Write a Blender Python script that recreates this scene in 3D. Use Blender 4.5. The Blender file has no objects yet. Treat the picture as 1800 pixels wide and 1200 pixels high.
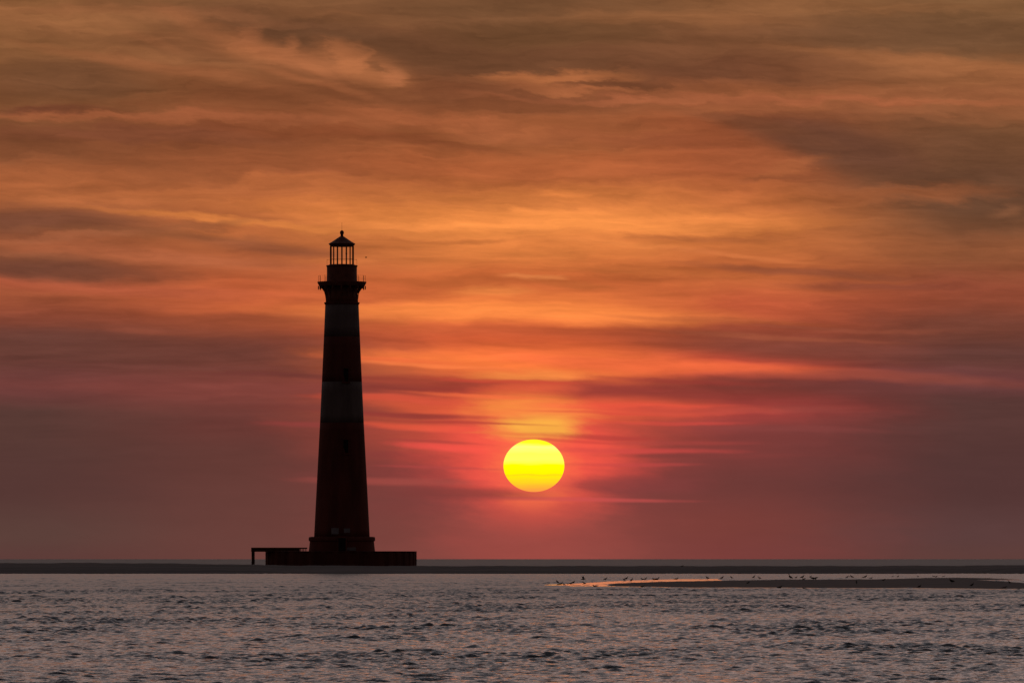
import bpy, bmesh, math, random
import numpy as np
from mathutils import Vector, Matrix
R = math.radians
rnd = random.Random(7)
sc = bpy.context.scene
COL = sc.collection

# ------------------------------------------------------------------ camera
F = 11570.0          # focal length in units of 1/1800 of the picture's width
CAMH = 2.0           # eye height over the water (m)
cam_d = bpy.data.cameras.new("camera")
cam = bpy.data.objects.new("camera", cam_d); COL.objects.link(cam)
cam.location = (0, 0, CAMH); cam.rotation_euler = (R(90), 0, 0)
cam_d.sensor_width = 36; cam_d.lens = 36 * F / 1800
cam_d.shift_y = (982 - 600) / 1800.0
cam_d.clip_start = 0.5; cam_d.clip_end = 300000
sc.camera = cam
sc.view_settings.view_transform = 'Standard'; sc.view_settings.look = 'None'
sc.view_settings.exposure = 0.0; sc.view_settings.gamma = 1.0
sc.cycles.max_bounces = 4; sc.cycles.glossy_bounces = 3; sc.cycles.diffuse_bounces = 2
sc.cycles.caustics_reflective = False; sc.cycles.caustics_refractive = False
sc.cycles.use_denoising = True
SUN_U, SUN_V = 938.5, 818.0

def lin(c):
    return tuple(((x/255.0)/12.92 if x/255.0 <= .04045 else ((x/255.0+.055)/1.055)**2.4) for x in c) + (1.0,)

# ------------------------------------------------------------------ world: evening sky
W = bpy.data.worlds.new("World"); sc.world = W; W.use_nodes = True
nt = W.node_tree; nt.nodes.clear(); NL = nt.links
def N(t, **k):
    n = nt.nodes.new(t)
    for a, b in k.items(): setattr(n, a, b)
    return n
def plug(sock, v):
    if hasattr(v, 'is_output') or isinstance(v, bpy.types.NodeSocket): NL.new(v, sock)
    else: sock.default_value = v
def M(op, a, b=0.0, c=None, clamp=False):
    n = N('ShaderNodeMath', operation=op, use_clamp=clamp)
    plug(n.inputs[0], a)
    if len(n.inputs) > 1: plug(n.inputs[1], b)
    if c is not None: plug(n.inputs[2], c)
    return n.outputs[0]
def mr(v, a, b, c=0.0, d=1.0, smooth=True):
    n = N('ShaderNodeMapRange', interpolation_type='SMOOTHSTEP' if smooth else 'LINEAR')
    plug(n.inputs['Value'], v)
    n.inputs['From Min'].default_value = a; n.inputs['From Max'].default_value = b
    n.inputs['To Min'].default_value = c; n.inputs['To Max'].default_value = d
    return n.outputs[0]
def mix(f, a, b, blend='MIX'):
    n = N('ShaderNodeMix', data_type='RGBA', blend_type=blend)
    plug(n.inputs[0], f); plug(n.inputs[6], a); plug(n.inputs[7], b)
    return n.outputs[2]
def comb(x, y, z=0.0):
    n = N('ShaderNodeCombineXYZ'); plug(n.inputs[0], x); plug(n.inputs[1], y); plug(n.inputs[2], z)
    return n.outputs[0]
def noise(vec, scale, detail=3, rough=.5, dist=0.0):
    n = N('ShaderNodeTexNoise'); plug(n.inputs['Vector'], vec)
    n.inputs['Scale'].default_value = scale; n.inputs['Detail'].default_value = detail
    n.inputs['Roughness'].default_value = rough; n.inputs['Distortion'].default_value = dist
    return n.outputs[0]

tc = N('ShaderNodeTexCoord'); sep = N('ShaderNodeSeparateXYZ'); NL.new(tc.outputs['Generated'], sep.inputs[0])
X, Y, Z = sep.outputs
Yp = M('MAXIMUM', Y, 0.05)
# direction of the sky as tangents of azimuth (U) and height (V, growing downwards), a hundredth of F per unit
U0 = M('MULTIPLY_ADD', M('DIVIDE', X, Yp), F/100, 9.0)
V0 = M('MULTIPLY_ADD', M('DIVIDE', Z, Yp), -F/100, 9.82)
U0 = M('MINIMUM', M('MAXIMUM', U0, -40.0), 60.0)
# wind-drawn warp of the cloud decks
w1 = noise(comb(M('MULTIPLY', U0, .16), M('MULTIPLY', V0, .75), 1.3), 1.0, 4, .55)
w2 = noise(comb(M('MULTIPLY', U0, .75), M('MULTIPLY', M('MULTIPLY_ADD', U0, -.10, V0), 2.6), 5.7), 1.0, 6, .62)
hi = mr(V0, 9.3, 6.0)          # the haze near the horizon stays smooth
dV = M('MULTIPLY', M('ADD', M('MULTIPLY', M('SUBTRACT', w1, .5), .55), M('MULTIPLY', M('SUBTRACT', w2, .5), mr(V0, 6.5, 2.0, .14, .58))), mr(hi, 0, 1, .12, 1))
dU = M('MULTIPLY', M('SUBTRACT', w2, .5), 1.3)
U = M('ADD', U0, dU); V = M('ADD', V0, dV)
P = comb(U, V, 0.0)

def ramp(stops):
    n = N('ShaderNodeValToRGB'); cr = n.color_ramp; cr.interpolation = 'EASE'
    while len(cr.elements) < len(stops): cr.elements.new(1.0)
    for e, (p, c) in zip(cr.elements, stops):
        e.position = p/982.0; e.color = lin(c)
    NL.new(Vn, n.inputs[0]); return n.outputs[0]
Vn = M('DIVIDE', V, 9.82, clamp=True)
rA = ramp([(0,(122,84,50)),(90,(126,86,52)),(170,(116,76,46)),(260,(122,74,46)),(330,(168,96,56)),(400,(130,76,52)),(450,(158,88,56)),(480,(118,66,50)),(515,(166,86,56)),(565,(138,70,50)),(600,(104,62,52)),(680,(108,60,56)),(720,(88,58,52)),(860,(86,56,52)),(940,(92,64,58)),(982,(92,60,56))])
rB = ramp([(0,(124,86,54)),(60,(128,84,52)),(150,(126,80,48)),(230,(128,74,44)),(300,(148,84,50)),(350,(178,100,56)),(400,(180,100,56)),(450,(168,90,54)),(520,(190,92,54)),(570,(150,74,48)),(620,(120,62,50)),(680,(126,64,56)),(740,(108,58,52)),(800,(100,58,52)),(900,(104,62,56)),(982,(106,64,58))])
rC = ramp([(0,(108,76,48)),(100,(104,68,44)),(160,(120,74,46)),(230,(146,86,50)),(300,(168,92,52)),(350,(208,120,62)),(385,(248,146,74)),(440,(216,122,62)),(500,(214,108,58)),(550,(248,132,66)),(590,(206,90,52)),(640,(250,118,62)),(680,(160,62,50)),(715,(206,88,58)),(760,(196,78,60)),(830,(146,64,60)),(880,(132,64,60)),(930,(132,67,61)),(982,(134,70,63))])
rD = ramp([(0,(128,88,54)),(60,(122,82,52)),(130,(110,70,46)),(170,(150,92,56)),(230,(144,80,48)),(300,(164,88,52)),(370,(200,112,60)),(420,(198,110,58)),(480,(188,98,54)),(540,(188,86,54)),(590,(150,70,50)),(640,(190,76,56)),(680,(120,56,48)),(720,(164,64,58)),(770,(128,60,56)),(850,(112,59,55)),(920,(122,62,56)),(982,(122,62,58))])
rE = ramp([(0,(118,86,54)),(70,(108,78,50)),(120,(138,92,56)),(175,(142,90,56)),(240,(112,76,48)),(340,(96,64,46)),(390,(116,74,50)),(440,(140,82,52)),(520,(146,74,52)),(570,(116,64,50)),(630,(92,56,50)),(670,(108,60,58)),(710,(88,56,52)),(860,(84,54,52)),(940,(92,62,60)),(982,(94,62,58))])
col = mix(mr(U, 0.3, 4.6), rA, rB)
col = mix(mr(U, 4.2, 8.8), col, rC)
col = mix(mr(U, 9.8, 13.2), col, rD)
col = mix(mr(U, 12.6, 17.2), col, rE)

def streak(u, v, su, sv, rot, c, amt):
    global col
    m = N('ShaderNodeMapping', vector_type='TEXTURE'); NL.new(P, m.inputs[0])
    m.inputs['Location'].default_value = (u/100, v/100, 0)
    m.inputs['Rotation'].default_value = (0, 0, R(rot))
    m.inputs['Scale'].default_value = (su/100*1.25, sv/100*1.45, 1)
    g = N('ShaderNodeTexGradient', gradient_type='SPHERICAL'); NL.new(m.outputs[0], g.inputs[0])
    col = mix(mr(g.outputs[1], 0, .8, 0, amt), col, lin(c))

for s in [
 (560,58,260,30,7,(92,64,42),.8),(430,78,80,24,18,(160,102,62),.75),(520,102,120,22,17,(164,104,64),.7),
 (640,118,95,34,20,(166,106,64),.7),(685,132,26,20,0,(176,112,70),.7),(70,28,190,26,6,(150,102,62),.6),
 (230,76,260,14,13,(146,98,60),.55),(150,60,150,12,10,(112,76,46),.5),(330,92,130,12,14,(112,74,46),.5),
 (110,135,170,40,0,(108,74,48),.7),(500,172,210,22,1,(116,70,42),.6),(250,206,460,9,1,(152,90,56),.7),
 (80,192,130,9,0,(106,62,42),.7),(250,236,320,18,0,(116,68,46),.6),(560,232,210,12,2,(130,72,42),.5),
 (900,98,340,42,2,(98,66,42),.75),(980,52,260,28,0,(102,72,44),.6),(970,134,160,13,-1,(172,108,64),.8),
 (1010,152,140,8,1,(172,106,64),.6),(1090,148,120,6,2,(104,66,42),.8),(1330,174,520,8,1,(164,98,62),.8),
 (930,184,170,14,1,(116,70,42),.65),(800,216,220,18,7,(164,96,58),.6),(720,240,210,12,6,(132,74,44),.6),
 (850,222,60,14,-10,(166,98,60),.4),(1600,58,360,40,3,(106,76,50),.5),(1640,108,320,14,6,(146,96,58),.7),
 (1250,124,130,18,0,(108,70,46),.6),(1640,285,340,76,6,(106,70,48),.68),(1470,258,190,44,16,(102,66,48),.85),
 (1330,222,150,16,12,(112,70,46),.7),(1740,345,230,40,2,(102,68,48),.65),(1590,342,190,17,-4,(172,98,58),.5),
 (1765,366,44,14,-6,(134,86,58),.7),(1330,288,130,30,6,(162,90,54),.6),(1390,296,80,12,-18,(168,98,58),.4),
 (1380,316,80,7,-8,(138,78,48),.6),(1160,250,160,14,4,(134,74,46),.5),(1000,235,100,10,-6,(140,80,48),.5),
 (950,388,430,22,1,(255,152,76),.7),(1000,345,70,12,10,(232,134,68),.6),(700,372,320,18,3,(216,124,62),.6),
 (480,390,360,8,4,(222,130,66),.75),(1250,384,240,22,2,(224,130,66),.6),(60,393,230,22,1,(120,72,52),.7),
 (180,350,250,12,1,(188,108,62),.5),(450,322,280,8,-4,(186,106,60),.5),(260,414,260,10,1,(134,80,52),.5),
 (240,452,320,12,3,(184,102,66),.6),(70,474,240,24,3,(112,68,50),.6),(470,432,150,14,5,(140,80,54),.6),
 (130,510,380,12,2,(178,88,60),.6),(540,535,260,14,-4,(200,98,56),.6),(160,606,640,40,3,(104,61,52),.6),
 (505,658,190,5,2,(112,56,50),.75),(350,682,420,12,2,(130,66,58),.35),(770,420,150,5,1,(186,104,54),.7),
 (1010,410,200,6,2,(212,122,62),.5),(800,495,230,12,1,(180,92,48),.7),(950,491,60,5,0,(250,148,82),.55),
 (870,514,90,10,0,(240,138,70),.6),(1010,502,90,7,6,(190,100,52),.6),(1130,478,180,7,2,(192,104,54),.5),
 (900,552,430,18,1,(255,142,70),.6),(890,584,320,12,1,(190,88,52),.6),(920,634,350,15,2,(255,128,62),.6),
 (700,632,140,5,2,(240,110,62),.6),(1240,648,380,13,3.5,(222,92,62),.52),(1560,668,330,9,2,(146,74,60),.5),
 (1320,604,320,26,4,(136,68,50),.5),(760,666,200,9,1,(160,64,50),.6),(1080,682,360,15,3,(148,60,52),.6),
 (1540,628,380,26,4,(102,60,52),.55),(938,850,190,60,0,(206,78,72),.5),(938,940,190,90,0,(162,75,67),.7),(950,712,330,24,1,(248,98,64),.6),(935,722,125,34,1,(255,166,66),.75),(930,678,110,14,0,(238,100,60),.55),(1150,714,240,10,2,(238,86,64),.75),
 (690,700,160,7,2,(220,86,62),.7),(720,728,180,6,2,(146,58,52),.85),(1010,736,190,4,2,(226,92,58),.7),(770,752,190,7,3,(232,90,64),.8),
 (800,788,130,7,4,(236,82,72),.8),(700,800,90,6,2,(136,60,56),.6),(938,795,210,70,0,(250,84,70),.75),(938,815,150,100,0,(252,92,72),.75),(938,820,84,66,0,(255,126,72),.8),
 (938,748,90,24,0,(255,184,72),.85),(1130,640,330,12,3,(250,112,64),.6),(930,655,120,10,0,(255,150,72),.6),(1130,790,170,6,1,(206,74,68),.7),(1060,765,120,5,2,(170,60,56),.6),
 (700,846,170,7,1,(164,76,68),.7),(1010,877,220,4,1,(206,82,78),.65),(820,866,160,12,1,(124,60,56),.7),
 (1100,852,170,16,0,(130,62,60),.6),(1330,720,260,8,1,(146,68,60),.5),(1400,756,200,6,2,(132,66,62),.5),
 (560,748,110,6,1,(150,64,60),.6),(560,716,150,8,1,(118,58,52),.6),
 (760,640,160,4,2,(252,128,70),.6),(880,664,160,4,2,(204,70,54),.6),(1200,668,180,4,4,(150,58,50),.6),(860,692,160,4,2,(250,112,66),.6),
 (820,742,150,3,2,(180,64,56),.6),(1060,722,160,3,2,(214,74,60),.5),(900,762,80,3,1,(240,120,66),.6),(1010,772,110,3,2,(214,72,62),.6),
 (1180,742,150,4,1,(206,74,64),.6),(1190,776,160,4,1,(176,70,64),.4),(760,776,100,3,3,(170,64,60),.5),(1100,815,130,4,0,(196,72,68),.5),
 (780,822,120,3,2,(180,72,68),.5),(1240,800,200,5,1,(128,60,56),.6),(1350,590,250,5,3,(160,84,58),.5),(1250,560,220,5,2,(176,90,54),.5),
 (1480,575,220,4,2,(150,78,56),.5),(300,585,260,4,3,(140,72,52),.4),(240,640,300,4,2,(118,66,58),.4),(1420,480,220,7,4,(138,76,54),.6),
 (1540,505,180,6,2,(134,70,52),.6),(1300,450,160,5,6,(210,118,66),.5),(1240,420,180,6,0,(176,98,56),.5),(1090,430,150,5,3,(232,134,70),.5),
 (620,455,120,8,-3,(206,116,62),.4),(340,396,140,8,-6,(142,84,54),.5),(130,425,170,7,-6,(172,100,66),.5),(40,455,120,6,3,(150,88,60),.4),
 (560,150,120,8,14,(158,98,60),.5),(425,60,34,16,-35,(160,102,64),.6),(470,92,60,9,28,(156,98,60),.6),(508,82,26,18,-60,(164,104,64),.6),
 (545,118,70,9,30,(164,104,64),.45),(604,100,26,30,0,(170,108,66),.6),(628,104,14,30,8,(170,108,66),.5),(655,112,14,10,0,(112,74,46),.6),
 (300,122,300,14,12,(146,92,56),.5),(200,20,260,10,3,(142,94,58),.5),(400,30,200,8,6,(136,90,58),.4),(330,38,90,14,25,(146,94,58),.5),(270,70,80,8,20,(144,94,58),.5),(600,30,180,8,2,(124,84,52),.5),(780,30,200,8,-3,(118,82,52),.5),(820,140,90,8,4,(128,82,52),.5),
 (1180,30,260,20,2,(136,92,56),.6),(1500,10,280,14,0,(136,94,58),.5),(1740,140,160,18,5,(142,92,56),.5),(1240,176,140,14,6,(150,90,56),.5),(930,845,100,20,0,(244,80,76),.5)]:
    streak(*s)

# fine wind-combed texture
f1 = noise(comb(M('MULTIPLY', U0, .5), M('MULTIPLY', V, 7.5), 9.1), 1.0, 5, .6)
f2 = noise(comb(M('MULTIPLY', U, .33), M('MULTIPLY', V0, 2.2), 3.1), 1.0, 5, .6, .3)
amp = mr(V0, 9.0, 5.5, .05, 1)
f3 = noise(comb(M('MULTIPLY', U, 1.1), M('MULTIPLY', V, 3.2), 6.6), 1.0, 5, .62, .5)
wisp = M('MULTIPLY', M('SUBTRACT', f3, .5), mr(V0, 6.5, 2.5, .12, .36))
col = mix(mr(V0, 4.0, 1.5), col, (1.13, 1.0, 1.03, 1), 'MULTIPLY')
tex = M('ADD', M('ADD', 1.0, wisp), M('MULTIPLY', M('ADD', M('MULTIPLY', M('SUBTRACT', f1, .5), .55), M('MULTIPLY', M('SUBTRACT', f2, .5), .9)), amp))
g = N('ShaderNodeVectorMath', operation='SCALE'); NL.new(col, g.inputs[0]); NL.new(tex, g.inputs['Scale'])
col = g.outputs[0]
# murk close to the horizon, away from the sun
# overhead sky, outside the picture: grey mauve cloud with slate gaps
ov = N('ShaderNodeValToRGB'); cr = ov.color_ramp; cr.interpolation = 'EASE'
stops = [(0.06,(.20,.14,.115)),(.12,(.31,.243,.237)),(.26,(.29,.25,.26)),(.48,(.12,.115,.135)),(1,(.07,.068,.082))]
while len(cr.elements) < len(stops): cr.elements.new(1.0)
for e, (p, c) in zip(cr.elements, stops): e.position = p; e.color = c + (1,)
Zw = M('ADD', Z, M('MULTIPLY', M('SUBTRACT', noise(tc.outputs['Generated'], 3.0, 4), .5), .2))
NL.new(Zw, ov.inputs[0])
n_c = noise(tc.outputs['Generated'], 5.0, 4)
g2 = N('ShaderNodeVectorMath', operation='SCALE'); NL.new(ov.outputs[0], g2.inputs[0]); NL.new(mr(n_c, .3, .7, .6, 1.4), g2.inputs['Scale'])
sky = N('ShaderNodeTexSky', sky_type='NISHITA', sun_disc=False, sun_elevation=R(.81), sun_rotation=R(.19), air_density=2.0, dust_density=4.0)
sk = N('ShaderNodeVectorMath', operation='SCALE'); NL.new(sky.outputs[0], sk.inputs[0]); sk.inputs['Scale'].default_value = .05
ad = N('ShaderNodeVectorMath', operation='ADD'); NL.new(g2.outputs[0], ad.inputs[0]); NL.new(sk.outputs[0], ad.inputs[1])
col = mix(mr(Z, .088, .15), col, ad.outputs[0])
# the half of the sky behind the photographer is already night-dark
back = mr(Y, .75, -.15, 1.0, .26)
g3 = N('ShaderNodeVectorMath', operation='SCALE'); NL.new(col, g3.inputs[0]); NL.new(back, g3.inputs['Scale'])
bg = N('ShaderNodeBackground'); NL.new(g3.outputs[0], bg.inputs[0]); bg.inputs[1].default_value = 1.0
wo = N('ShaderNodeOutputWorld'); NL.new(bg.outputs[0], wo.inputs[0])
W.cycles.sampling_method = 'MANUAL'; W.cycles.sample_map_resolution = 2048

# sun lamp: the low sun, dimmed by the haze
sd = bpy.data.lights.new("sunlight", 'SUN'); so = bpy.data.objects.new("sunlight", sd); COL.objects.link(so)
sd.energy = 0.004; sd.angle = R(6.0); sd.color = (1, .42, .16)
dvec = Vector(((SUN_U-900)/F, 1, (982-SUN_V)/F))
so.rotation_euler = (-dvec).to_track_quat('-Z', 'Y').to_euler()

# ------------------------------------------------------------------ helpers
def tag(o, label=None, cat=None, group=None, kind=None):
    if label: o['label'] = label
    if cat: o['category'] = cat
    if group: o['group'] = group
    if kind: o['kind'] = kind
    return o
def empty(name, loc): 
    o = bpy.data.objects.new(name, None); o.location = loc; o.empty_display_size = .1; COL.objects.link(o); return o
def obj(name, bm, mat, parent=None, smooth=False, loc=None):
    me = bpy.data.meshes.new(name); bmesh.ops.recalc_face_normals(bm, faces=bm.faces[:]); bm.to_mesh(me); bm.free()
    me.materials.append(mat)
    if smooth:
        for p in me.polygons: p.use_smooth = True
    o = bpy.data.objects.new(name, me); COL.objects.link(o)
    if parent: o.parent = parent
    if loc: o.location = loc
    return o
def box(bm, x0, x1, y0, y1, z0, z1):
    v = [bm.verts.new((x, y, z)) for z in (z0, z1) for x, y in ((x0,y0),(x1,y0),(x1,y1),(x0,y1))]
    for f in ((0,1,2,3),(4,5,6,7),(0,1,5,4),(1,2,6,5),(2,3,7,6),(3,0,4,7)): bm.faces.new([v[i] for i in f])
def lathe(bm, prof, n=48, a0=0.0):
    rings = []
    for r, z in prof:
        rings.append([bm.verts.new((r*math.cos(a0+2*math.pi*i/n), r*math.sin(a0+2*math.pi*i/n), z)) for i in range(n)])
    for a, b in zip(rings, rings[1:]):
        for i in range(n): bm.faces.new((a[i], a[(i+1)%n], b[(i+1)%n], b[i]))
    bm.faces.new(rings[0][::-1]); bm.faces.new(rings[-1])
def tube(bm, pts, rad, n=6):
    pts = [Vector(p) for p in pts]; rings = []
    rads = rad if isinstance(rad, (list, tuple)) else [rad]*len(pts)
    for i, p in enumerate(pts):
        d = (pts[min(i+1, len(pts)-1)] - pts[max(i-1, 0)]).normalized()
        a = d.cross(Vector((0, 0, 1))) if abs(d.z) < .95 else d.cross(Vector((1, 0, 0)))
        a.normalize(); b = d.cross(a)
        rings.append([bm.verts.new(p + rads[i]*(math.cos(2*math.pi*k/n)*a + math.sin(2*math.pi*k/n)*b)) for k in range(n)])
    for q, r_ in zip(rings, rings[1:]):
        for k in range(n): bm.faces.new((q[k], q[(k+1)%n], r_[(k+1)%n], r_[k]))
    bm.faces.new(rings[0][::-1]); bm.faces.new(rings[-1])
def hoop(bm, rad, z, t, n=64):
    pts = [(rad*math.cos(2*math.pi*i/n), rad*math.sin(2*math.pi*i/n), z) for i in range(n+1)]
    tube(bm, pts, t, 5)

class Mat:
    def __init__(s, name, base, rough=.8, spec=.3, metal=0.0):
        s.m = bpy.data.materials.new(name); s.m.use_nodes = True; s.t = s.m.node_tree
        s.b = s.t.nodes['Principled BSDF']; s.b.inputs['Base Color'].default_value = base + (1,) if len(base) == 3 else base
        s.b.inputs['Roughness'].default_value = rough; s.b.inputs['Specular IOR Level'].default_value = spec
        s.b.inputs['Metallic'].default_value = metal
    def n(s, t, **k):
        n = s.t.nodes.new(t)
        for a, b in k.items(): setattr(n, a, b)
        return n
    def link(s, a, b): s.t.links.new(a, b)
    def noise(s, scale, vec=(1,1,1), detail=4, rough=.6):
        tc = s.n('ShaderNodeTexCoord'); mp = s.n('ShaderNodeMapping'); mp.inputs['Scale'].default_value = vec
        s.link(tc.outputs['Object'], mp.inputs[0])
        no = s.n('ShaderNodeTexNoise'); no.inputs['Scale'].default_value = scale; no.inputs['Detail'].default_value = detail
        no.inputs['Roughness'].default_value = rough; s.link(mp.outputs[0], no.inputs['Vector']); return no.outputs[0]
    def ramp(s, f, stops):
        r = s.n('ShaderNodeValToRGB'); cr = r.color_ramp
        while len(cr.elements) < len(stops): cr.elements.new(1.0)
        for e, (p, c) in zip(cr.elements, stops): e.position = p; e.color = tuple(c) + (1,)
        s.link(f, r.inputs[0]); return r.outputs[0]
    def varied(s, scale, c0, c1, vec=(1,1,1), lo=.35, hi=.65, detail=5):
        s.link(s.ramp(s.noise(scale, vec, detail), [(lo, c0), (hi, c1)]), s.b.inputs['Base Color']); return s
    def bump(s, scale, strength=.3, dist=.05, vec=(1,1,1)):
        b = s.n('ShaderNodeBump'); b.inputs['Strength'].default_value = strength; b.inputs['Distance'].default_value = dist
        s.link(s.noise(scale, vec), b.inputs['Height']); s.link(b.outputs[0], s.b.inputs['Normal']); return s

m_red = Mat('rusty_brown_brick', (.12,.018,.01), .9, .1).varied(.5, (.10,.026,.019), (.17,.044,.032), (1,1,.25)).bump(3, .4, .04).m
m_white = Mat('faded_white_paint', (.3,.27,.26), .85, .2).varied(.45, (.10,.068,.062), (.18,.13,.122), (1,1,.2)).bump(3, .4, .04).m
m_iron = Mat('black_iron', (.02,.012,.01), .7, .3).varied(1.2, (.12,.030,.018), (.20,.055,.032)).m
m_steel = Mat('rusted_sheet_pile', (.03,.012,.008), .85, .2).varied(.4, (.07,.018,.012), (.14,.038,.022), (1,1,.3)).bump(2, .3, .05).m
m_wood = Mat('weathered_timber', (.04,.02,.014), .9, .15).varied(1.0, (.06,.022,.012), (.12,.05,.03)).m
m_dark = Mat('dark_opening', (.012,.005,.004), .8, .2).m
m_pale = Mat('pale_panel', (.3,.27,.27), .8, .2).varied(.8, (.16,.14,.145), (.26,.23,.24)).m
m_bird = Mat('dark_plumage', (.03,.022,.02), .85, .1).varied(9, (.015,.011,.01), (.06,.045,.04)).m
glass = Mat('salted_glass', (.9,.8,.75), .05, .5)

# ------------------------------------------------------------------ sea
YS = []
y = -400.0
while y < 90: YS.append(y); y += 35.0 if y < 0 else 18.0
y = 98.0
while y < 900: YS.append(y); y += 0.065 * (y/100.0)**1.08
while y < 1250: YS.append(y); y += 3.5
while y < 90000: YS.append(y); y *= 1.035
YS.append(140000.0)
YS = np.array(YS)
s_in = np.linspace(-.0905, .0905, 640)
s_out = np.array([.093,.097,.103,.112,.125,.145,.175,.22,.3,.42,.6,.9,1.5,3.0])
SS = np.concatenate([-s_out[::-1], s_in, s_out])
WY = np.sqrt(YS**2 + 50.0**2); WY[YS > 95] = np.sqrt(YS[YS > 95]**2)
gx = SS[None, :] * WY[:, None]; gy = np.repeat(YS[:, None], len(SS), 1)
dy = np.gradient(YS)[:, None]
rng = np.random.default_rng(11)
def ss(a, b, x):
    t = np.clip((x-a)/(b-a), 0, 1); return t*t*(3-2*t)
zz = np.zeros_like(gx); ox = np.zeros_like(gx); oy = np.zeros_like(gx)
active = (YS > 95) & (YS < 1250)
ax = gx[active]; ay = gy[active]; ady = dy[active]
# patches of stronger and weaker wind
def lowf(x, y, lx, ly, seed, n=9):
    r = np.random.default_rng(seed); o = np.zeros_like(x)
    for k in range(n):
        th = r.uniform(0, 2*np.pi); f = r.uniform(.5, 1.6)
        o += np.cos(2*np.pi*(np.cos(th)*f*x/lx + np.sin(th)*f*y/ly) + r.uniform(0, 6.28))
    return o/math.sqrt(n/2)
patch = 1 + .28*lowf(ax, ay, 14, 40, 5) + .15*lowf(ax, ay, 5, 16, 6)
patch = np.clip(patch, .72, 1.4)
env = (1 - .42*ss(150, 112, ay)) * (1 + .3*ss(170, 330, ay)) * (1 - .5*ss(400, 470, ay)) + 0*ax
env = np.where(ay > 1000, 1.2, env)
z_ = np.zeros_like(ax); x_ = np.zeros_like(ax); y_ = np.zeros_like(ax)
NW = 130
for k in range(NW):
    L = math.exp(rng.uniform(math.log(.14), math.log(1.8)))
    th = rng.normal(R(-94), R(33))               # travelling roughly towards the beach
    a = .0062 * L**.95 * math.exp(-.5*(math.log(L/.36)/1.0)**2) * rng.uniform(.5, 1.5)
    kx, ky = 2*np.pi/L*math.cos(th), 2*np.pi/L*math.sin(th)
    f = 1 - ss(.36, .62, np.maximum(ady*abs(math.sin(th)), 0.0)/L)     # drop what the grid cannot carry
    ph = kx*ax + ky*ay + rng.uniform(0, 6.28)
    aa = a*f*patch*env*(1 + (0.8*ss(400, 500, ay) if L > .7 else 0))
    z_ += aa*np.cos(ph); s_ = aa*np.sin(ph)
    x_ -= s_*math.cos(th)*.8; y_ -= s_*math.sin(th)*.8
zz[active] = z_; ox[active] = x_; oy[active] = y_
gx = gx + ox; gy = gy + oy
def grid_mesh(name, gx, gy, gz, mat):
    ny, nx = gx.shape
    co = np.empty((ny*nx, 3), np.float32); co[:, 0] = gx.ravel(); co[:, 1] = gy.ravel(); co[:, 2] = gz.ravel()
    i = np.arange((ny-1)*(nx-1)); r_, c_ = i//(nx-1), i % (nx-1); a = r_*nx + c_
    q = np.stack([a, a+1, a+nx+1, a+nx], 1).astype(np.int32)
    me = bpy.data.meshes.new(name); me.vertices.add(len(co)); me.vertices.foreach_set('co', co.ravel())
    me.loops.add(q.size); me.loops.foreach_set('vertex_index', q.ravel())
    me.polygons.add(len(q)); me.polygons.foreach_set('loop_start', np.arange(len(q), dtype=np.int32)*4)
    me.polygons.foreach_set('use_smooth', np.ones(len(q), bool))
    me.update(calc_edges=True); me.validate(); me.materials.append(mat)
    o = bpy.data.objects.new(name, me); COL.objects.link(o); return o
mw = Mat('sea_water', (.012,.012,.014), .12, .5); mw.b.inputs['IOR'].default_value = 1.34
# roughness grows in the open sea beyond the sandbank, where the swell is unresolved
tcw = mw.n('ShaderNodeTexCoord'); sw = mw.n('ShaderNodeSeparateXYZ'); mw.link(tcw.outputs['Object'], sw.inputs[0])
def mrange(m, v, a, b, c, d):
    n = m.n('ShaderNodeMapRange', interpolation_type='SMOOTHSTEP'); m.link(v, n.inputs[0])
    for i, q in zip(range(1, 5), (a, b, c, d)): n.inputs[i].default_value = q
    return n.outputs[0]
ra = mw.n('ShaderNodeMath', operation='ADD'); mw.link(mrange(mw, sw.outputs[1], 960, 1060, .0, .23), ra.inputs[0])
mw.link(mrange(mw, sw.outputs[1], 140, 470, .06, .25), ra.inputs[1]); mw.link(ra.outputs[0], mw.b.inputs['Roughness'])
bw = mw.n('ShaderNodeBump'); bw.inputs['Distance'].default_value = .05; bw.inputs['Strength'].default_value = .9
mw.link(mw.noise(1.0, (8.0, 4.0, 1), 3, .6), bw.inputs['Height']); mw.link(bw.outputs[0], mw.b.inputs['Normal'])
sea = grid_mesh('sea', gx, gy, zz, mw.m); tag(sea, kind='structure')

# ------------------------------------------------------------------ sandbanks
ms = Mat('wet_sand', (.07,.05,.045), .85, .25)
ms.varied(.10, (.040,.028,.028), (.086,.060,.060), (.2,1,1), .4, .62)
ms.bump(.8, .5, .1)
def px2x(u, d): return (u-900)*d/F
# far bank, on which the tower stands
us = np.linspace(-700, 2500, 420); dsv = np.concatenate([np.linspace(868, 905, 30), np.linspace(908, 1010, 30), np.linspace(1014, 1070, 12)])
gu, gd = np.meshgrid(us, dsv)
crow = np.interp(gu, [-700,0,200,300,420,520,740,1000,1500,1700,1800,2500], [988.6,989.0,989.0,989.6,991.5,993.0,994.2,994.0,994.2,993.2,992.6,991])
crest = CAMH - (crow-982)*950/F
dn = np.interp(gu, [-700,0,500,1600,1700,1800,2500], [890,890,890,890,905,880,880]) + 2.0*np.sin(gu/37.0) + 1.2*np.sin(gu/13.0+1)
up = (1-np.exp(-np.clip(gd-dn, 0, None)/20.0)); 
h = crest*up*(1-ss(975, 1000, gd)*.25)*(1-ss(1015, 1060, gd))
h = h + .03*np.sin(gu/23.0+gd/9)*up + .02*np.sin(gu/7.7-gd/5)*up
h = np.where(gd < dn, -.12-(dn-gd)*.02, h - .02); h = np.where(gd > 1058, -.3, h)
dune = .22*np.exp(-((gu-150)/110)**2)*np.exp(-((gd-985)/9)**2)
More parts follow.
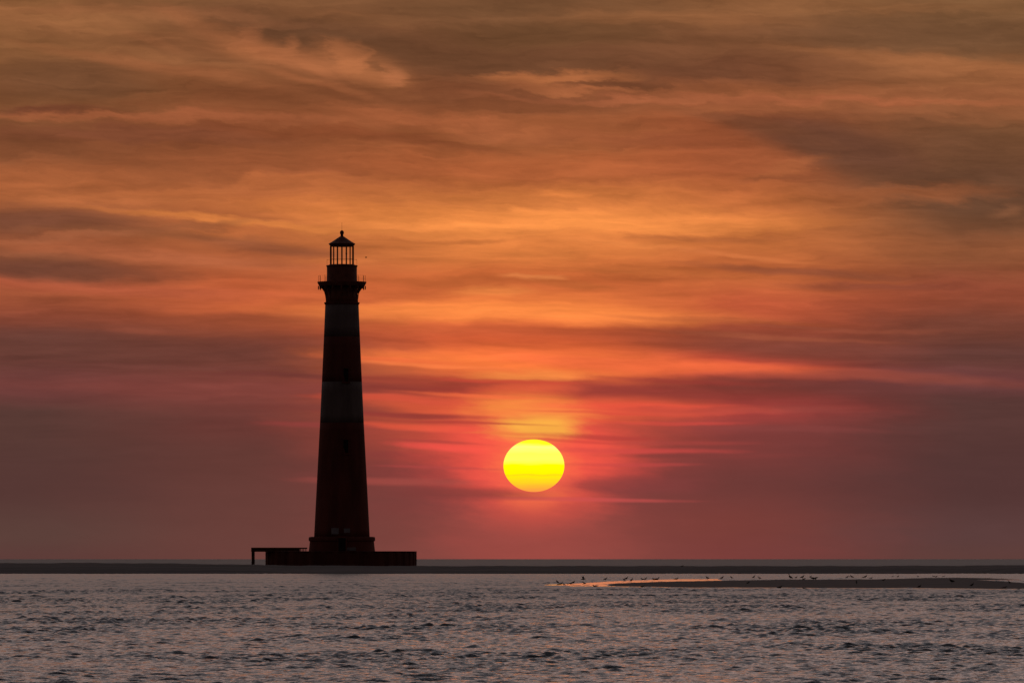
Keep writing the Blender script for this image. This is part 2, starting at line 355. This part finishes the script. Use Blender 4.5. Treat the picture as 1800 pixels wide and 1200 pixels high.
sand1 = grid_mesh('sandbar', px2x(gu, gd), gd, h + dune*0.5, ms.m); tag(sand1, kind='structure')

# near spit, with a wet gleaming margin
us = np.linspace(925, 2500, 520); dsv = np.linspace(400, 690, 230)
gu, gd = np.meshgrid(us, dsv)
wob = 2.0*np.sin(gu/41.0) + 1.3*np.sin(gu/17.0+2) + .8*np.sin(gu/7.0)
n1 = np.interp(gu, [925,985,1050,1200,1400,1600,1700,1800,2500], [500,492,474,452,445,440,434,430,420]) + wob
f1_ = np.interp(gu, [925,985,1050,1100,1200,1400,1600,1700,1760,1800,1900,2500], [500,500,512,545,590,630,640,632,590,540,520,500]) + wob
zc1 = np.interp(gu, [925,1050,1085,1200,1400,1600,1690,1800,2500], [.0,.0,.085,.14,.21,.24,.20,.15,.2])
def lobe(d, n, f, zc, pk=.35):
    t = (d-n)/(f-n)
    pr = np.where(t < pk, 1-(1-np.clip(t, 0, 1)/pk)**2, 1-((np.clip(t, 0, 1)-pk)/(1-pk))**3.0)
    out = np.maximum(n-d, d-f)
    return np.where((t <= 0) | (t >= 1), -np.clip(out*.006, 0, .3) - .0, zc*pr)
h1 = lobe(gd, n1, f1_, zc1)
h1 = np.where((gd > n1) & (gd < f1_-25) & (zc1 > .02), np.maximum(h1, np.minimum(.085, zc1)*(1-np.exp(-(gd-n1)/1.6))), h1)
n2 = np.interp(gu, [925,1600,1680,1760,1800,2500], [560,560,596,616,630,640]); f2_ = np.interp(gu, [925,1600,1680,1760,1795,2500], [640,645,648,642,632,640])
zc2 = np.interp(gu, [925,1500,1620,1700,1760,1795,2500], [0,0,.2,.2,.12,.02,0]) * (gu < 1797)
h2 = np.where(zc2 > 0, lobe(gd, n2, f2_, zc2, .6), -.3)
h = np.maximum(h1, h2)
nW = np.interp(gu, [955,985,1000,1050,1100,1150], [500,488,482,478,466,470]) + wob*.6; fW = np.interp(gu, [955,985,1030,1100,1200,1262,1275], [502,514,540,595,643,652,560]) + wob*1.5
flat = (gu > 958) & (gu < 1274) & (gd > nW) & (gd < fW)
h = np.where(flat, np.maximum(h, .034), h)
h = h + np.where(h > .04, .006*np.sin(gu/9.0+gd/3) + .006*np.sin(gu/4.1-gd/5), 0) + np.where(gd > n1 + 1.0, .012, -.02)
mp = Mat('spit_sand', (.07,.05,.045), .8, .3)
mp.varied(.25, (.038,.026,.025), (.074,.050,.047), (.3,1,1), .4, .62)
t_ = mp.n('ShaderNodeTexCoord'); s_ = mp.n('ShaderNodeSeparateXYZ'); mp.link(t_.outputs['Object'], s_.inputs[0])
mp.link(mrange(mp, s_.outputs[2], .045, .075, .12, .8), mp.b.inputs['Roughness'])
mp.link(mrange(mp, s_.outputs[2], .045, .075, .8, .25), mp.b.inputs['Specular IOR Level'])
spit = grid_mesh('sand_spit', px2x(gu, gd), gd, h, mp.m); tag(spit, kind='structure')

# ------------------------------------------------------------------ lighthouse
D = 1006.0; S = F/D           # S picture units per metre at the tower
LX = (601.0-900)/S
zr = lambda row: CAMH - (row-982)/S
lh = empty('lighthouse', (LX, D, 0.0))
tag(lh, 'tall tapering brick lighthouse in dark and faded white bands, standing in a round cofferdam', 'lighthouse')
def shaft_r(row):
    return np.interp(row, [535,560,660,742,875,942], [29.4,30.3,34.7,38.5,45.4,48.9])/S
def band(r0, r1, mat, name, label=None):
    bm = bmesh.new(); rows = np.linspace(r1, r0, max(2, int((r1-r0)/12)))
    lathe(bm, [(float(shaft_r(q)), zr(q)) for q in rows], 64)
    o = obj(name, bm, mat, lh, True)
    me = o.data
    for p in me.polygons:
        if abs(p.normal.z) > .8: p.use_smooth = False
    if label: o['label'] = label
    return o
band(535, 592, m_white, 'wall', 'faded white band of brick under the gallery')
band(592, 671, m_red, 'wall', 'dark brown band of brick on the upper tower')
band(671, 743, m_white, 'wall', 'faded white band of brick at mid height')
band(743, 943.5, m_red, 'wall', 'dark brown lower half of the tower')
bm = bmesh.new()
lathe(bm, [(58.6/S, zr(975)), (58.3/S, zr(968)), (57.2/S, zr(959)), (56.4/S, zr(951)), (58.2/S, zr(950)), (58.6/S, zr(947)), (58/S, zr(943.5)), (54/S, zr(942.8))], 64)
obj('plinth', bm, m_red, lh)
bm = bmesh.new(); lathe(bm, [(29.3/S, zr(536.2)), (31.2/S, zr(533.2)), (31.2/S, zr(531.6)), (28.5/S, zr(530.9))], 64); obj('cornice', bm, m_red, lh)
bm = bmesh.new(); lathe(bm, [(28.6/S, zr(532)), (28.0/S, zr(520)), (27.6/S, zr(503))], 64); obj('service_room', bm, m_iron, lh, True)
bm = bmesh.new(); lathe(bm, [(39.8/S, zr(503)), (41.0/S, zr(501)), (42.9/S, zr(497.2)), (43.2/S, zr(495.4)), (26/S, zr(495.0))], 64); gal = obj('gallery_deck', bm, m_iron, lh)
# curved brackets under the gallery, each with a hanging finial
for k in range(16):
    a = 2*math.pi*(k+.0)/16
    bm = bmesh.new()
    prof = [(27.6,528),(28.4,520),(30.0,512.5),(33.4,507),(38.5,503.6)]
    t = .09
    ca, sa = math.cos(a), math.sin(a)
    tube(bm, [(r/S*ca, r/S*sa, zr(q)) for r, q in prof], [.07,.10,.13,.15,.16], 6)
    tube(bm, [(28/S*ca, 28/S*sa, zr(505.2)), (39/S*ca, 39/S*sa, zr(503.8))], .08, 6)
    tube(bm, [(33/S*ca, 33/S*sa, zr(503.5)), (31/S*ca, 31/S*sa, zr(510.5))], .05, 5)
    b = obj('bracket', bm, m_iron, lh)
for k in range(16):
    a = 2*math.pi*k/16; ca, sa = math.cos(a), math.sin(a); rr = 41.8
    bm = bmesh.new(); tube(bm, [(rr/S*ca*.985, rr/S*sa*.985, zr(502.6)), (rr/S*ca*.985, rr/S*sa*.985, zr(508.2)), (rr/S*ca*.985, rr/S*sa*.985, zr(509.4))], [.1,.09,.02], 6)
    obj('finial', bm, m_iron, lh)
for k in range(16):
    a = 2*math.pi*k/16; ca, sa = math.cos(a), math.sin(a)
    bm = bmesh.new(); tube(bm, [(41.2/S*ca, 41.2/S*sa, zr(495.8)), (41.2/S*ca, 41.2/S*sa, zr(484.0))], .026, 6)
    obj('railing_post', bm, m_iron, lh)
bm = bmesh.new(); hoop(bm, 41.2/S, zr(490.0), .005); hoop(bm, 41.2/S, zr(484.6), .005); obj('railing', bm, m_iron, lh)
bm = bmesh.new(); lathe(bm, [(26.8/S, zr(495.6)), (26.4/S, zr(480)), (26.5/S, zr(469.5)), (27.6/S, zr(468.2)), (27.6/S, zr(466.6)), (24.5/S, zr(465.9))], 48); obj('watch_room', bm, m_iron, lh)
# lantern: posts, glazing bars, lamp, roof
for k in range(16):
    a = 2*math.pi*k/16; ca, sa = math.cos(a), math.sin(a)
    bm = bmesh.new(); tube(bm, [(20.4/S*ca, 20.4/S*sa, zr(466.6)), (20.4/S*ca, 20.4/S*sa, zr(432.5))], .075, 6)
    obj('lantern_post', bm, m_iron, lh)
bm = bmesh.new(); lathe(bm, [(22.4/S, zr(466.4)), (22.4/S, zr(464.9)), (19/S, zr(464.7))], 48); obj('lantern_sill', bm, m_iron, lh)
bm = bmesh.new(); hoop(bm, 20.4/S, zr(455.4), .016); obj('glazing_bar', bm, m_iron, lh)
bm = bmesh.new(); hoop(bm, 26.2/S, zr(456.4), .012); obj('railing', bm, m_iron, lh)
for k in range(8):
    a = 2*math.pi*k/8; ca, sa = math.cos(a), math.sin(a)
    bm = bmesh.new(); tube(bm, [(26.2/S*ca, 26.2/S*sa, zr(467)), (26.2/S*ca, 26.2/S*sa, zr(455.6))], .02, 6); obj('railing_post', bm, m_iron, lh)
bm = bmesh.new(); tube(bm, [(0,0,zr(466)),(0,0,zr(452)),(0,0,zr(441))], [.05,.04,.04], 6); obj('lamp_stand', bm, m_iron, lh)
bm = bmesh.new(); tube(bm, [(.68,0,zr(466)),(.68,0,zr(447.5)),(.68,0,zr(447)),(.68,0,zr(444.5)),(.68,0,zr(444))], [.04,.04,.13,.13,.04], 8); obj('beacon_lamp', bm, m_iron, lh)
bm = bmesh.new()
lathe(bm, [(20.8/S, zr(433.4)), (21.4/S, zr(431.6)), (23.6/S, zr(429.2)), (23.8/S, zr(428.4)), (17.6/S, zr(425)), (11/S, zr(420.6)), (5.4/S, zr(416.8)), (2.4/S, zr(415))], 16, math.pi/16); obj('roof', bm, m_iron, lh)
bm = bmesh.new()
lathe(bm, [(2.6/S, zr(416)), (2.3/S, zr(412.6)), (3.2/S, zr(411)), (3.6/S, zr(408.6)), (3.0/S, zr(406.4)), (1.2/S, zr(405.0)), (.4/S, zr(404.6))], 16); obj('ventilator_ball', bm, m_iron, lh, True)
bm = bmesh.new(); tube(bm, [(0,0,zr(405.5)),(0,0,zr(391))], .018, 5); obj('lightning_rod', bm, m_iron, lh)
# windows down the sunless side, door and pale boards at the foot
def wallbox(name, u, rowc, w, hgt, mat, depth=.12, frame=None):
    r = float(shaft_r(rowc)); x = (u-601)/S; yy = -math.sqrt(max(r*r-x*x, .01))
    bm = bmesh.new(); box(bm, x-w/2, x+w/2, yy-depth, yy+.5, zr(rowc)-hgt/2, zr(rowc)+hgt/2)
    o = obj(name, bm, mat, lh)
    if frame:
        bm = bmesh.new(); t = .14; y0, y1 = yy-depth-.07, yy+.4; z0, z1 = zr(rowc)-hgt/2, zr(rowc)+hgt/2
        box(bm, x-w/2-t, x-w/2-.003, y0, y1, z0, z1); box(bm, x+w/2+.003, x+w/2+t, y0, y1, z0, z1)
        box(bm, x-w/2-t-.1, x+w/2+t+.1, y0-.08, y1, z0-.25, z0-.003); box(bm, x-w/2-t-.1, x+w/2+t+.1, y0-.05, y1, z1+.003, z1+.28)
        obj('window_frame', bm, frame, o)
    return o
wallbox('window', 609, 660, .75, 2.0, m_dark, .06, m_red)
wallbox('window', 609, 785, .75, 2.0, m_dark, .06, m_red)
o = wallbox('board', 590.3, 933, 1.15, .95, m_pale, .10); o['label'] = 'pale squarish board on the wall, the left one'
o = wallbox('board', 611, 932.2, .95, .70, m_pale, .10); o['label'] = 'smaller pale board on the wall, the right one'
wallbox('door', 603, 958, 1.1, 2.2, m_dark, 1.6, m_red)
bm = bmesh.new(); box(bm, 3/S, 26/S, -58.6/S-.12, -50/S, zr(967.4), zr(961.5)); obj('step', bm, m_pale, lh)

# ------------------------------------------------------------------ cofferdam
cf = empty('cofferdam', ((599.5-900)/S, D, 0.0)); tag(cf, 'dark round wall of rusted sheet piles around the foot of the lighthouse', 'cofferdam')
Rc = 133.0/S
bm = bmesh.new(); n = 240; pts = []
for i in range(n):
    a = 2*math.pi*i/n; rr = Rc - (.18 if (i % 6) in (0, 1, 2) else 0.0); pts.append((rr*math.cos(a), rr*math.sin(a)))
lo = [bm.verts.new((x, y, -1.5)) for x, y in pts]; up_ = [bm.verts.new((x, y, zr(969.6))) for x, y in pts]
for i in range(n): bm.faces.new((lo[i], lo[(i+1) % n], up_[(i+1) % n], up_[i]))
bm.faces.new(up_); obj('sheet_pile_wall', bm, m_steel, cf)
bm = bmesh.new(); lathe(bm, [(Rc-.6, zr(969.55)), (Rc+.02, zr(969.5)), (Rc+.03, zr(968.5)), (Rc-.05, zr(968.3)), (Rc-.6, zr(968.3))], 96); obj('coping', bm, m_steel, cf)
# landing stage
Xl = lambda u: (u-900)/S
pr_ = empty('landing_stage', (Xl(492), D-4.0, 0.0)); tag(pr_, 'low landing stage on legs jutting left from the cofferdam', 'landing stage')
X2 = lambda u: (u-492)/S
bm = bmesh.new(); box(bm, X2(444), X2(541), -1.6, 1.6, zr(964.2), zr(961.9)); obj('deck', bm, m_wood, pr_)
bm = bmesh.new(); box(bm, X2(444), X2(505), -1.5, -1.25, zr(969.2), zr(964.25)); box(bm, X2(444), X2(505), 1.25, 1.5, zr(969.2), zr(964.25)); box(bm, X2(444.3), X2(447), -1.2, 1.2, zr(969), zr(964.25)); obj('beam', bm, m_wood, pr_)
for yy in (-1.35, 1.35):
    bm = bmesh.new(); box(bm, X2(444.6), X2(448.9), yy-.14, yy+.14, -1.0, zr(969.22)); obj('leg', bm, m_wood, pr_)
bm = bmesh.new(); box(bm, X2(505.2), X2(528), -1.45, 1.45, zr(968.2), zr(964.25)); obj('bearer', bm, m_wood, pr_)
for u in (530, 533, 536, 539.6):
    bm = bmesh.new(); box(bm, X2(u)-.06, X2(u)+.06, -1.4, -1.25, zr(968.25), zr(964.25)); obj('baluster', bm, m_wood, pr_)

# ------------------------------------------------------------------ setting sun, far beyond the sea
SD = 120000.0
m = bpy.data.materials.new('sun_glow'); m.use_nodes = True; t = m.node_tree; t.nodes.clear()
tcn = t.nodes.new('ShaderNodeTexCoord'); mpn = t.nodes.new('ShaderNodeMapping'); t.links.new(tcn.outputs['Generated'], mpn.inputs[0])
mpn.inputs['Scale'].default_value = (2.0, 0, 14.0)
no = t.nodes.new('ShaderNodeTexNoise'); no.inputs['Scale'].default_value = 1.0; no.inputs['Detail'].default_value = 3; t.links.new(mpn.outputs[0], no.inputs[0])
sx = t.nodes.new('ShaderNodeSeparateXYZ'); t.links.new(tcn.outputs['Generated'], sx.inputs[0])
ma = t.nodes.new('ShaderNodeMath'); ma.operation = 'MULTIPLY_ADD'; t.links.new(no.outputs[0], ma.inputs[0]); ma.inputs[1].default_value = .10
mb = t.nodes.new('ShaderNodeMath'); mb.operation = 'SUBTRACT'; t.links.new(sx.outputs[2], mb.inputs[0]); mb.inputs[1].default_value = .05
t.links.new(mb.outputs[0], ma.inputs[2])
cr = t.nodes.new('ShaderNodeValToRGB'); e = cr.color_ramp
st = [(0,(255,150,70)),(.08,(255,176,52)),(.18,(255,206,34)),(.29,(255,232,10)),(.315,(248,214,22)),(.34,(255,244,0)),(.50,(255,252,0)),(.54,(255,255,70)),(.62,(255,255,96)),(.72,(255,255,90)),(.86,(255,255,130)),(.93,(255,255,30)),(1,(255,236,30))]
while len(e.elements) < len(st): e.elements.new(1.0)
for q, (p_, c) in zip(e.elements, st): q.position = p_; q.color = lin(c)
t.links.new(ma.outputs[0], cr.inputs[0])
em = t.nodes.new('ShaderNodeEmission'); t.links.new(cr.outputs[0], em.inputs[0]); em.inputs[1].default_value = 1.05
ou = t.nodes.new('ShaderNodeOutputMaterial'); t.links.new(em.outputs[0], ou.inputs[0])
bm = bmesh.new(); bmesh.ops.create_uvsphere(bm, u_segments=96, v_segments=64, radius=1.0)
for v in bm.verts: v.co = Vector((v.co.x*53.6/F*SD, v.co.y*300, v.co.z*46.2/F*SD))
sun = obj('sun', bm, m, None, True, ((SUN_U-900)/F*SD, SD, CAMH+(982-SUN_V)/F*SD))
tag(sun, 'yellow flattened disc of the setting sun low over the horizon', 'sun', kind='thing')
sun.visible_shadow = True

# ------------------------------------------------------------------ birds
def gull(bm, L, pose, face, flap=0.0):
    """L body length; built along +x then turned; body is one tapering lathe with neck, head, bill, tail, wings, legs"""
    tmp = bmesh.new()
    leg = .30*L if pose != 'float' else 0.0
    tilt = {'stand': 18, 'feed': -12, 'float': 4, 'alert': 26, 'fly': 5}[pose]
    c, s = math.cos(R(tilt)), math.sin(R(tilt))
    def T(x, z): return (x*c - z*s, 0, x*s + z*c + leg + .16*L)
    body = [(-.62,0,.01),(-.5,.005,.035),(-.36,.0,.075),(-.15,-.005,.125),(.05,-.01,.145),(.2,0,.125),(.3,.045,.085)]
    if pose == 'feed': neck = [(.38,.0,.06),(.46,-.09,.055),(.52,-.15,.06),(.57,-.2,.04),(.60,-.25,.018),(.63,-.32,.008)]
    elif pose == 'fly': neck = [(.4,.05,.06),(.48,.05,.06),(.55,.045,.04),(.6,.035,.02),(.70,.02,.008)]
    else: neck = [(.34,.12,.062),(.37,.19,.060),(.42,.23,.062),(.48,.23,.045),(.52,.22,.020),(.62,.20,.008)]
    pts = [T(x*L, z*L) for x, z, _ in body+neck]
    tube(tmp, pts, [r*L*1.15 for _, _, r in body+neck], 8)
    if pose in ('stand', 'feed', 'alert'):
        for sy in (-1, 1): tube(tmp, [(.02*L+sy*.03*L, sy*.05*L, 0), (-.01*L+sy*.03*L, sy*.05*L, leg*.5), (.03*L, sy*.05*L, leg+.1*L)], [.014*L, .014*L, .03*L], 4)
    if pose == 'fly' or flap:
        for sy in (-1, 1):
            up1 = flap*L
            base = T(.12*L, .06*L); base2 = T(-.16*L, .05*L)
            P1 = [Vector(base)+Vector((0, sy*.08*L, 0)), Vector(base)+Vector((-.02*L, sy*.42*L, up1*.75)), Vector(base)+Vector((-.28*L, sy*.85*L, up1*1.15))]
            P2 = [Vector(base2)+Vector((0, sy*.08*L, 0)), Vector(base2)+Vector((-.06*L, sy*.40*L, up1*.70)), Vector(base)+Vector((-.34*L, sy*.87*L, up1*1.12))]
            for dz in (0.0,):
                tp = [tmp.verts.new(p+Vector((0,0,.015*L))) for p in P1+P2]; bt = [tmp.verts.new(p-Vector((0,0,.015*L))) for p in P1+P2]
                for a, b in ((0,1),(1,2)):
                    tmp.faces.new((tp[a],tp[b],tp[b+3],tp[a+3])); tmp.faces.new((bt[a+3],bt[b+3],bt[b],bt[a]))
                    tmp.faces.new((tp[a],bt[a],bt[b],tp[b])); tmp.faces.new((tp[a+3],tp[b+3],bt[b+3],bt[a+3]))
                tmp.faces.new((tp[2],bt[2],bt[5],tp[5])); tmp.faces.new((tp[0],tp[3],bt[3],bt[0]))
    bmesh.ops.rotate(tmp, verts=tmp.verts[:], cent=(0,0,0), matrix=Matrix.Rotation(R(face), 3, 'Z'))
    me = bpy.data.meshes.new('t'); tmp.to_mesh(me); tmp.free(); bm.from_mesh(me); bpy.data.meshes.remove(me)
from mathutils.bvhtree import BVHTree
dg = bpy.context.evaluated_depsgraph_get()
trees = [BVHTree.FromObject(o_, dg) for o_ in (spit, sand1)]
def ground(x, y):
    z = 0.0
    for tr in trees:
        hit = tr.ray_cast(Vector((x, y, 10)), Vector((0, 0, -1)))
        if hit[0] is not None: z = max(z, hit[0].z)
    return z
# (u, row of the feet, body length m, pose, heading deg, flap, label)
BIRDS = [
 (962.5,1027.0,.42,'float',0,0,'lone dark bird on the water, leftmost of the flock'),
 (980,1025.5,.46,'alert',160,0,'tall upright bird standing at the left end of the cluster on the spit tip'),
 (982.5,1029,.40,'feed',180,0,'low bird just under the tall upright one at the spit tip'),
 (986,1029,.44,'stand',0,0,'bird in the bright wet sand, second of the cluster at the spit tip'),
 (991,1029,.34,'feed',0,0,'small bird feeding in the orange glint, third of the cluster at the spit tip'),
 (997.5,1027.5,.26,'stand',180,0,'tiny bird on the far edge of the orange glint, between two larger ones'),
 (1002.5,1028,.38,'feed',0,0,'bird pecking in the brightest part of the orange glint'),
 (1007.5,1026.5,.46,'stand',0,0,'upright bird on the far rim of the orange glint'),
 (1025.5,1024.6,.44,'fly',0,.5,'bird flapping just above the orange glint'),
 (1026.8,1027.4,.42,'stand',180,0,'bird standing right below the flapping one'),
 (1047,1031.5,.62,'float',180,0,'largest bird, dark and squat, in the shallows left of the dark sand'),
 (1064.3,1020.3,.44,'stand',0,0,'single bird in the water above the thin orange strip'),
 (1097,1020.6,.32,'stand',180,0,'smaller left bird of the pair beyond the orange strip'),
 (1100.8,1019.3,.46,'stand',0,0,'larger right bird of the pair beyond the orange strip'),
 (1110,1022.6,.50,'alert',60,0,'tall bird standing on the orange strip'),
 (1130.5,1018.5,.50,'float',180,0,'long low bird in the water, left of a smaller one'),
 (1134.7,1019.2,.36,'stand',0,0,'small upright bird right of the long low one'),
 (1148.5,1019.5,.36,'feed',0,0,'small bird feeding left of a long dark one'),
 (1153.5,1018.3,.62,'float',0,0,'long dark bird resting on the water near the middle of the strip'),
 (1188.5,1017.6,.48,'float',0,0,'bird resting above the right part of the orange strip'),
 (1243.5,1018.4,.46,'stand',180,0,'bird standing where the orange strip fades out'),
 (1269,1018.2,.46,'stand',0,0,'plump bird at the water edge, a little left of the rising sand'),
 (1286,1017.0,.38,'alert',180,0,'slim bird in the channel behind the left half of the spit'),
 (1325,1016.4,.44,'alert',0,0,'slim upright bird behind the crest of the spit'),
 (1335,1018.0,.40,'stand',180,0,'bird half sunk behind the crest of the spit'),
 (1389.5,1018.2,.62,'alert',150,0,'tall bird on the crest, leftmost of the crowded part'),
 (1399.5,1016.6,.34,'stand',0,0,'small pale bird beside the tall one on the crest'),
 (1410.5,1017.0,.52,'stand',0,0,'broad bird on the crest, middle of the crowded part'),
 (1413.5,1019.5,.36,'feed',180,0,'bird feeding just below the broad one on the crest'),
 (1424.8,1015.0,.32,'stand',0,0,'small bird in the channel above the dark feeding group'),
 (1429,1019.8,.56,'feed',0,0,'dark bird of the feeding group on the crest'),
 (1434,1018.6,.46,'feed',180,0,'right-hand bird of the feeding group on the crest'),
 (1489,1016.0,.38,'stand',0,0,'small bird right of the feeding group, by itself'),
 (1493,1013.2,.28,'float',0,0,'very small bird out in the channel'),
 (1497.6,1016.2,.46,'stand',180,0,'dark upright bird on the water line behind the spit'),
 (1517,1015.0,.34,'float',0,0,'faint bird left of a dark round one'),
 (1521,1016.2,.48,'stand',0,0,'dark round bird on the water line, right of a faint one'),
 (1530.5,1016.3,.42,'float',0,0,'low bird at the water line before a gap in the flock'),
 (1568.5,1013.4,.36,'float',0,0,'bird in the channel near the right third of the spit'),
 (1578.5,1014.8,.34,'stand',0,0,'small bird standing behind the right third of the spit'),
 (1613.5,1014.4,.30,'stand',180,0,'tiny bird alone behind the right third of the spit'),
 (1642,1013.4,.44,'float',180,0,'left bird of the pair in the right part of the channel'),
 (1658,1013.4,.40,'float',0,0,'right bird of the pair in the right part of the channel'),
 (1646,1015.2,.30,'stand',0,0,'small bird nearest the sand below the channel pair'),
 (1370.5,1033.2,.50,'float',0,0,'bird at the near edge of the spit, left of its partner'),
 (1414.5,1034.6,.48,'float',180,0,'bird at the near edge of the spit, right of its partner'),
 (1505.5,1026.5,.50,'alert',90,0,'dark upright bird standing in the middle of the sand'),
 (1553.5,1021.4,.36,'stand',0,0,'small bird on the upper slope of the sand'),
 (1315,1026.5,.36,'alert',0,0,'faint upright bird on the slope of the left half of the spit'),
 (1129.5,1030.7,.42,'float',0,0,'bird near the left toe of the dark sand'),
 (1616,1034.5,.44,'stand',0,0,'bird at the near shore below the right third of the spit'),
 (1673,1025.0,.62,'stand',180,0,'big dark bird left of the water inlet'),
 (1708.5,1031.0,.46,'alert',0,0,'bird standing on the sand under the water inlet'),
 (1765,1033.8,.50,'float',0,0,'dark bird at the near shore at the right end'),
 (1774.5,1026.0,.44,'alert',180,0,'bird silhouetted against the pale water inlet'),
 (1790.5,1036.0,.42,'float',0,0,'rightmost bird, low in the water'),
 (1198.5,993.9,.5,'float',0,0,'bird on the far sandbank, right of the sun'),
]
for (u, row, L, pose, face, flap, label) in BIRDS:
    # follow the sight line down until it meets sand or water: the bird stands there
    lo_, ok = 330.0, None
    dd = 380.0
    if row < 1000: ok = 948.0
    while ok is None and dd < 860:
        x = px2x(u, dd); zray = CAMH - (row-982)*dd/F
        if zray <= ground(x, dd) + .002: ok = dd
        dd += 1.5
    if ok is None: ok = 600.0
    x = px2x(u, ok); z = ground(x, ok)
    k = ok/560.0
    bm = bmesh.new(); gull(bm, .84*L*min(max(k, .85), 1.1), pose, face + rnd.uniform(-14, 14), flap)
    zoff = -.06*L if pose == 'float' else 0.0
    if pose == 'fly': zoff = .18
    o = obj('seabird', bm, m_bird, None, True, (x, ok, z+zoff))
    tag(o, label, 'bird', 'seabirds resting around the sand spit')
bm = bmesh.new(); gull(bm, .34, 'fly', 20, .3)
o = obj('seabird', bm, m_bird, None, True, ((643.5-900)/S, D, zr(454.5))); tag(o, 'single tiny bird in the air right of the lantern of the lighthouse', 'bird')
